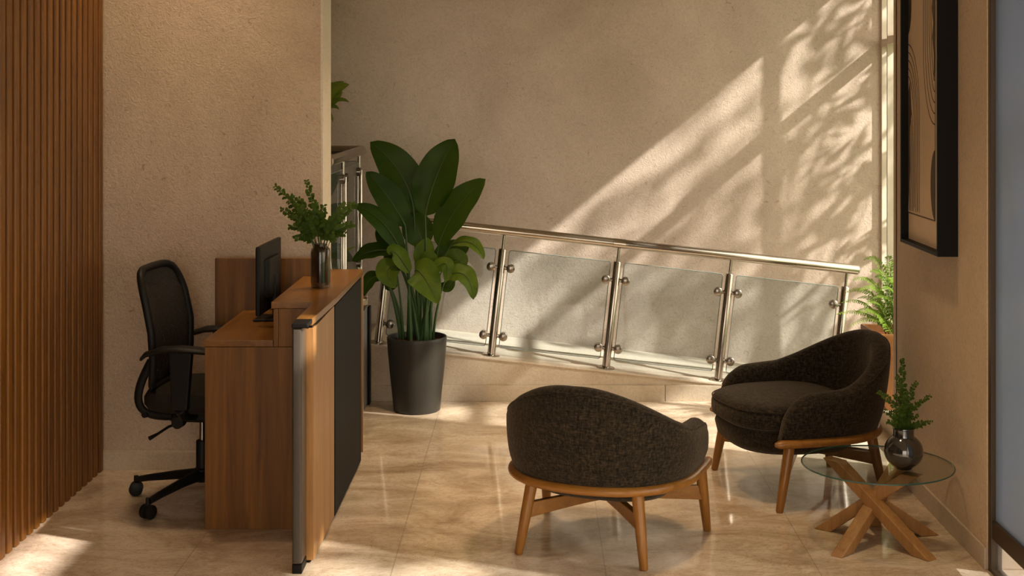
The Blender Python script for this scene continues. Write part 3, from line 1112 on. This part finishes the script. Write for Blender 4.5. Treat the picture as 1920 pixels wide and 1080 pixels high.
# ------------------------------------------------------------------ counter vase with sprigs
VX, VY, VZ = -.936, 6.22, .9345
cv = thing('vase', (VX, VY, VZ), 'tall smoked glass vase on the desk counter', 'vase')
b = MB()
b.lathe([(.001, .0), (.038, .0), (.0425, .005), (.0435, .02), (.0435, .155), (.041, .170), (.033, .178), (.029, .181), (.030, .192), (.0275, .192), (.0265, .181), (.031, .174), (.038, .166), (.0405, .153), (.0405, .022), (.036, .010), (.001, .009)], 44)
b.build('glass_body', M['smoke'], cv, smooth=True)
sb = thing('foliage_sprigs', (VX, VY, VZ + .012), 'leafy green sprigs arranged in the tall smoked glass vase', 'cut foliage')
rr = random.Random(21)
def vq(px, py, dy=0): 
    v = P(px, py, VY + dy); return Vector((v.x - VX, dy, v.z - VZ - .012))
tips = [((515, 348), .0, 26), ((574, 338), .02, 18), ((526, 392), -.03, 18), ((542, 425), .02, 15), ((553, 448), -.03, 12), ((607, 385), .03, 14), ((640, 400), -.02, 20),
        ((668, 382), .03, 22), ((664, 420), -.02, 16), ((590, 380), -.05, 16), ((560, 372), .05, 18), ((545, 368), -.04, 16), ((622, 410), .06, 14), ((600, 400), .0, 14),
        ((580, 410), -.07, 14), ((648, 440), .0, 14), ((625, 440), -.06, 12), ((570, 430), .05, 12), ((655, 378), -.05, 10)]
for (tp, dy, cn) in tips:
    T = vq(*tp, dy)
    A = Vector((rr.uniform(-.020, .020), rr.uniform(-.02, .02), .008))
    nk = Vector((T.x * .06, rr.uniform(-.012, .012), .17))
    st = sprig(sb, A, Vector((nk.x * .6, nk.y, .26)) , T, rr, .54, cn + 3, .025, .0175, .0019)

# ------------------------------------------------------------------ round black vase on the table
BX, BY = 1.470, 5.61
rv = thing('vase', (BX, BY, .300), 'round glossy black vase standing on the glass side table', 'vase')
pr = [(.001, 0), (.030, 0), (.034, .002)]
for k in range(1, 17):
    a = -PI / 2 + .42 + (PI - .42 - .58) * k / 16
    pr.append((.0765 * math.cos(a), .070 + .0705 * math.sin(a)))
pr += [(.0415, .132), (.0405, .138), (.0405, .157), (.044, .160), (.0435, .163), (.037, .163), (.036, .158), (.036, .13), (.001, .125)]
b = MB(); b.lathe(pr, 56); b.build('vase_body', M['vase_dark'], rv, smooth=True)
sb = thing('foliage_sprigs', (BX, BY, .428), 'small leafy green sprigs standing in the round black vase', 'cut foliage')
def bq(px, py, dy=0):
    v = P(px, py, BY + dy); return Vector((v.x - BX, dy, v.z - .428))
tips = [((1691, 672), .0, 26), ((1720, 716), .01, 16), ((1746, 742), -.02, 18), ((1750, 792), -.03, 14), ((1730, 800), -.04, 10), ((1680, 702), -.02, 14), ((1677, 740), .03, 12),
        ((1645, 734), -.01, 16), ((1658, 770), -.03, 12), ((1662, 790), -.04, 9), ((1700, 735), -.04, 14), ((1712, 760), .03, 12), ((1690, 760), -.05, 12), ((1722, 778), .04, 10), ((1672, 772), .04, 10), ((1703, 790), -.05, 8)]
for (tp, dy, cn) in tips:
    T = bq(*tp, dy)
    A = Vector((rr.uniform(-.018, .018), rr.uniform(-.015, .015), .0))
    sprig(sb, A, Vector((T.x * .15, dy * .3, max(.06, T.z * .75))), T, rr, .22, cn + 2, .0165, .0115, .0013)

# ------------------------------------------------------------------ wooden planter with fern
FX, FY = 1.975, 7.62
pl = thing('planter', (FX, FY, .10), 'tapered wooden planter with a bright fern by the window', 'planter')
b = MB()
def sq(h, z): return [(-h, -h, z), (h, -h, z), (h, h, z), (-h, h, z)]
b.loft([sq(.105, 0), sq(.172, .395), sq(.172, .415), sq(.155, .415), sq(.150, .37)])
b.build('box', M['planter_wood'], pl, bevel=.004)
b = MB(); b.box(-.148, .148, -.148, .148, .34, .375); b.build('soil', M['soil'], pl)
rr = random.Random(5)
def frond(root, A, C, T, width, r, mat, nl=26):
    st = bez(A, C, T, 18)
    b = MB(); b.tube(st, [.0024 * (1.1 - .8 * i / 18) for i in range(19)], 5)
    up = Vector((0, -.4, 1))
    for k in range(nl):
        t = .12 + .88 * k / nl
        x = t * 18; i = min(17, int(x)); p = st[i].lerp(st[i + 1], x - i)
        tan = (st[i + 1] - st[i]).normalized()
        s = tan.cross(up).normalized()
        wl = width * math.sin(PI * min(1, .18 + .82 * (1 - t) ** .8 * 1.0)) ** .8 * (.5 + .5 * min(1, t * 4))
        wl = width * (1 - t) ** .55 * min(1, .4 + t * 3)
        for sg in (-1, 1):
            d = s * sg + tan * .55 + Vector((0, 0, -.15)) + rvec(r) * .12
            mini_leaf(b, p, d, Vector((0, -.3, 1)), max(.008, wl), max(.005, wl * .26))
    b.build('frond', mat, root, smooth=True)
def fq(px, py, dy=0):
    v = P(px, py, FY + dy); return Vector((v.x - FX, dy, v.z - .10))
ftips = [((1618, 488), .05), ((1598, 525), -.05), ((1582, 550), .02), ((1566, 590), -.10), ((1576, 568), -.04), ((1592, 612), -.14), ((1640, 520), -.05), ((1662, 486), .05),
         ((1676, 500), -.10), ((1690, 470), .02), ((1610, 545), -.12), ((1650, 545), -.16), ((1620, 575), -.17), ((1700, 520), -.1), ((1720, 500), .1), ((1650, 505), .12), ((1606, 560), .1), ((1680, 560), -.18), ((1602, 590), -.16),
         ((1630, 510), .0), ((1636, 560), -.15), ((1668, 530), -.12)]
for (tp, dy) in ftips:
    T = fq(*tp, dy)
    A = Vector((rr.uniform(-.07, .05), rr.uniform(-.08, .06), .37))
    C = Vector((A.x * .6 + T.x * .4, dy * .5, max(T.z, .42) + rr.uniform(.05, .12)))
    frond(pl, A, C, T, rr.uniform(.045, .065), rr, M['fern'], 24)

# ------------------------------------------------------------------ plant on the landing, half hidden
hp = thing('potted_plant', (-1.22, 7.62, .581), 'trailing plant on the landing peeking out past the wall edge', 'potted plant')
b = MB(); b.lathe([(.001, 0), (.09, 0), (.12, .28), (.125, .30), (.11, .30), (.10, .26), (.001, .26)], 36); b.build('pot', M['pot'], hp, smooth=True)
b = MB(); b.tube([(0, 0, .25), (.02, 0, .6), (.0, .02, 1.02)], [.014, .011, .008], 8); b.build('stem', M['stem'], hp, smooth=True)
def hq(px, py, dy=0):
    v = P(px, py, 7.62 + dy); return Vector((v.x + 1.22, dy, v.z - .581))
rr = random.Random(2)
for (a, c, t, wd) in [((590, 210), (622, 165), (655, 158), 26), ((588, 205), (620, 170), (645, 152), 26), ((590, 215), (625, 190), (642, 172), 22), ((592, 212), (635, 175), (655, 192), 9), ((592, 218), (625, 188), (636, 206), 9),
                      ((590, 215), (618, 200), (625, 230), 9), ((588, 208), (600, 170), (628, 154), 22), ((588, 215), (560, 190), (545, 215), 20), ((588, 205), (585, 175), (570, 150), 24),
                      ((590, 222), (612, 205), (622, 215), 12)]:
    d = rr.uniform(-.05, .08)
    b = MB(); leaf_mesh(b, hq(*a, 0), hq(*c, d), hq(*t, d), wd * 7.62 / F, (-.2, -1, .5), .2, .04, 10, 2, .5, rr.uniform(0, 6))
    b.build('leaf', M['trail'], hp, smooth=True)
for (a, c, t, wd) in [((600, 520), (615, 480), (640, 470), 14), ((600, 520), (625, 490), (645, 500), 14), ((598, 520), (618, 500), (636, 490), 18), ((600, 525), (630, 470), (668, 462), 6), ((600, 525), (612, 490), (622, 498), 14)]:
    d = rr.uniform(-.05, .05)
    b = MB(); leaf_mesh(b, hq(590, 545, 0), hq(*c, d), hq(*t, d), wd * 7.62 / F, (-.2, -1, .5), .2, .04, 10, 2, .6, rr.uniform(0, 6))
    b.build('leaf', M['trail'], hp, smooth=True)

# ------------------------------------------------------------------ framed picture
FB, FT = 1.133, 2.42
Y0, Y1 = 5.668, 6.245
pf = thing('framed_picture', (1.704, (Y0 + Y1) / 2, FB), 'abstract line print in a deep black frame on the right wall', 'picture')
YC = (Y0 + Y1) / 2
b = MB()
hw = (Y1 - Y0) / 2; HH = FT - FB
for (y0, y1, z0, z1) in ((-hw, -hw + .016, 0, HH), (hw - .016, hw, 0, HH), (-hw + .016, hw - .016, 0, .016), (-hw + .016, hw - .016, HH - .016, HH)):
    b.box(-.083, -.0, y0, y1, z0, z1)
b.build('frame', M['black_metal'], pf, bevel=.0015)
b = MB(); b.box(-.050, -.002, -hw + .016, hw - .016, .016, HH - .016); art = b.build('mat_board', M['mat'], pf)
XF = 1.704 - .0505
def aq(px, py):
    Y = XF * F / (px - 1000)
    return Vector((0, Y, CAM_H - (py - 170) * Y / F))
pl0 = aq(1701, 395).y; pl1 = aq(1754, 415).y
zlo = aq(1701, 397).z
def wy(f): return pl0 + (pl1 - pl0) * f        # f: 0 far/left edge .. 1 near/right edge
def plate(poly, off, mat, name, par):
    """flat inked shape; poly = [(f, z)]"""
    b = MB()
    n = len(poly)
    vs = [(XF - off - 1.704, wy(f) - YC, z - FB) for f, z in poly] + [(XF - off + .0006 - 1.704, wy(f) - YC, z - FB) for f, z in poly]
    b.add(vs, [tuple(range(n)), tuple(range(2 * n - 1, n - 1, -1))] + [(i, (i + 1) % n, (i + 1) % n + n, i + n) for i in range(n)])
    return b.build(name, mat, par)
zt_ = 2.34
pa = plate([(0, zlo), (1, zlo), (1, zt_), (0, zt_)], .0008, M['paper'], 'print', art)
pl_ = MB()
def ink(path, wd=.0016, off=.0016):
    """a drawn line on the paper"""
    pts = [Vector((XF - off - 1.704, wy(f) - YC, z - FB)) for f, z in path]
    for i in range(len(pts) - 1):
        d = (pts[i + 1] - pts[i]).normalized()
        s = Vector((0, -d.z, d.y)) * wd
        o = Vector((.0004, 0, 0))
        e = d * wd * .5
        v = [pts[i] - e + s, pts[i + 1] + e + s, pts[i + 1] + e - s, pts[i] - e - s]
        pl_.add(v + [x + o for x in v], [(0, 1, 2, 3), (7, 6, 5, 4), (0, 4, 5, 1), (1, 5, 6, 2), (2, 6, 7, 3), (3, 7, 4, 0)])
# border
ink([(0, zlo), (1, zlo)], .0022); ink([(1, zlo), (1, zt_)], .0018); ink([(0, zlo), (0, zt_)], .0012); ink([(0, zt_), (1, zt_)], .002)
rr = random.Random(11)
ztop = 2.0
for k in range(9):
    # nested arches on the left (centre on the left edge)
    rx = .46 - k * .045
    top = 2.005 - k * .035 - (.05 if k > 4 else 0)
    path = [(.02, top)]
    for i in range(1, 12):
        a = PI / 2 * i / 11
        path.append((.02 + (rx - .02) * math.sin(a), top - .30 * (1 - math.cos(a)) * (1 - k * .04)))
    z = path[-1][1]
    while z > zlo + .03:
        z -= .08
        path.append((rx + rr.uniform(-.006, .006), max(z, zlo + .012)))
    ink(path, .0024 + .0008 * rr.random())
for k in range(5):
    # lines hanging from the top and bending to the right edge
    f0 = .60 + k * .065
    bot = 1.66 + k * .045
    path = [(f0, zt_), (f0, bot + .32)]
    for i in range(1, 11):
        a = PI / 2 * i / 10
        path.append((f0 + (1 - f0) * (1 - math.cos(a)) * 1.0, bot + .32 - (.32) * math.sin(a)))
    ink(path, .0026)
pl_.build('line_drawing', M['ink'], pa)
def ell(f0, z0, rf, rz_, a0, a1, n=20):
    return [(f0 + rf * math.cos(R(a0 + (a1 - a0) * i / n)), z0 + rz_ * math.sin(R(a0 + (a1 - a0) * i / n))) for i in range(n + 1)]
plate(ell(1.0, 1.41, .15, .145, 90, 270), .0018, M['ink'], 'ink_shape', pa)
plate(ell(0.0, 2.17, .17, .13, -90, 90), .0018, M['ink'], 'ink_shape', pa)
plate([(.92, 2.2), (.99, 2.2), (.99, 1.86), (.95, 1.84), (.96, 1.95), (.90, 2.02), (.94, 2.08), (.89, 2.14)], .0018, M['ink_wash'], 'ink_shape', pa)
plate([(.02, 1.78), (.12, 1.84), (.17, 1.70), (.10, 1.62), (.12, 1.45), (.06, 1.30), (.02, 1.29)], .0012, M['ink_wash'], 'ink_shape', pa)

# ------------------------------------------------------------------ ceiling downlights (above the picture; the last pair added as fill)
def downlight(x, y, power, cone, lab, tilt=(0, 0), col=(1, .72, .42), blend=.8):
    t = thing('ceiling_downlight', (x, y, H), lab, 'ceiling light', group=None)
    b = MB(); b.lathe([(.045, -.004), (.055, -.008), (.058, 0), (.045, 0)], 28); b.build('trim_ring', M['white_frame'], t, smooth=True)
    ld = bpy.data.lights.new('downlight_lamp', 'SPOT')
    ld.energy = power; ld.spot_size = R(cone); ld.spot_blend = blend; ld.color = col; ld.shadow_soft_size = .12
    lo = bpy.data.objects.new('lamp', ld); COL.objects.link(lo)
    lo.parent = t; lo.location = (0, 0, -.02); lo.rotation_euler = (R(tilt[0]), R(tilt[1]), 0)
downlight(-1.62, 6.35, 45, 80, 'recessed warm downlight in the ceiling above the desk wall')
downlight(-.25, 6.9, 110, 62, 'added warm ceiling lamp standing in for sun patches on the mid floor')  # added lamp, replaces floor sun that the right wall blocks
downlight(.75, 5.7, 75, 60, 'added warm ceiling lamp brightening the right wall and the floor by the armchairs')  # added fill lamp to lift the right wall and nearby floor

# ------------------------------------------------------------------ outside: lawn and trees casting the dappled shade
b = MB(); b.box(2.36, 40, -25, 40, -.3, -.06); b.box(1.9, 2.36, -25, 6.1, -.3, -.06)
g = b.build('lawn', M['grass']); g['kind'] = 'structure'; g['label'] = 'lawn outside the windows'; g['category'] = 'ground'


def tree(x, y, label, seed, clumps, dens=1.0):
    """clumps: (x, y, z, radius, number of leaves, leaf length)"""
    r = random.Random(seed)
    t = thing('tree', (x, y, -.06), label, 'tree')
    b = MB(); top = Vector((0, 0, 3.2))
    b.tube(bez((0, 0, 0), (.1, .05, 1.6), top, 10), [.09 - .006 * i for i in range(11)], 10)
    lf = MB()
    prev = None
    for ci, (cx, cy, cz, cr, n, ls) in enumerate(clumps):
        c = Vector((cx - x, cy - y, cz + .06))
        if ci % 6 == 0:
            m = bez((0, 0, min(2.4, max(.6, c.z * .6))), (c.x * .4, c.y * .4, c.z * 1.0 + .2), c, 8)
            b.tube(m, [.016 - .0016 * i for i in range(9)], 5)
        # a twig joins the clump to the one before it
        elif (c - prev).length < .8:
            b.tube([prev, (prev + c) / 2 + Vector((0, 0, .02)), c], [.005, .004, .003], 4)
        prev = c
        for k in range(int(n * dens)):
            p = c + rvec(r) * cr * r.random() ** .5
            d = rvec(r) * .9 + Vector((.2, .1, -.9))
            mini_leaf(lf, p, d, rvec(r), ls * r.uniform(.7, 1.4), ls * .32 * r.uniform(.8, 1.2))
    b.build('trunk', M['bark'], t, smooth=True)
    lf.build('foliage', M['tree_leaf'], t)
    return t


def toward(pt, x):
    """point on the sun ray through pt at the given x"""
    k = (x - pt[0])
    return (x, pt[1] - .43 * k, pt[2] + .83 * k)
r = random.Random(77)
cl = []
# foliage whose shade falls on the back wall; larger leaves nearer the glass give the crisper shadows
def lit_left(px): return 60 + (1440 - px) * .826
pts = []
tries = 0
while len(pts) < 62 and tries < 4000:
    tries += 1
    px, py = r.uniform(990, 1640), r.uniform(-10, 700)
    if py < lit_left(px) + r.uniform(-10, 70): continue
    if min([math.hypot((px - a) * 1.3 + (py - b_) * .75, (py - b_) * .7 - (px - a) * .4) for a, b_ in pts] + [999]) < (40 if px > 1470 else 50): continue
    pts.append((px, py))
for (px, py) in pts:
    near = px > 1470
    xx = r.uniform(2.8, 3.3) if near else r.uniform(3.7, 4.9)
    for k in (-1, 0, 1):
        a = toward(P(px - k * 15, py + k * 22, 8.95), xx + k * .15)
        if near and r.random() < .45:
            cl.append((a[0], a[1], a[2], .065, 2, .17))
        else:
            cl.append((a[0], a[1], a[2], .065, 4, .105))
# shade on the ramp front and on the floor beside the plant
for (px, py, Y, xx, cr, n) in [(760, 700, 8.2, 6.6, .24, 60), (830, 690, 8.2, 6.4, .24, 60), (900, 725, 8.2, 6.2, .2, 50), (960, 715, 8.2, 6.0, .2, 50), (1030, 735, 8.2, 6.0, .18, 45), (1090, 735, 8.2, 5.8, .18, 45), (1150, 740, 8.2, 5.7, .15, 35),
                              (1205, 742, 8.2, 5.6, .12, 26), (1370, 740, 8.2, 5.2, .16, 34)]:
    a = toward(P(px, py, Y), xx)
    cl.append((a[0], a[1], a[2], cr, n, .13))
for (px, py, n) in [(720, 790, 22), (860, 795, 22), (960, 775, 16), (780, 830, 20), (1250, 790, 14), (1180, 775, 16)]:
    Y = 4770 / (py - 170)
    a = toward(P(px, py, Y), 6.0)
    cl.append((a[0], a[1], a[2], .2, n, .13))
tree(5.2, 7.2, 'leafy tree outside the tall window', 5, cl)
cl = []
for i in range(26):
    a = toward((r.uniform(-1.2, 1.2), r.uniform(4.9, 6.6), 0), r.uniform(3.8, 5.4))
    cl.append((a[0], a[1], a[2], r.uniform(.12, .22), r.randint(12, 24), .13))
tree(5.0, 3.6, 'leafy tree outside the glass front', 9, cl)
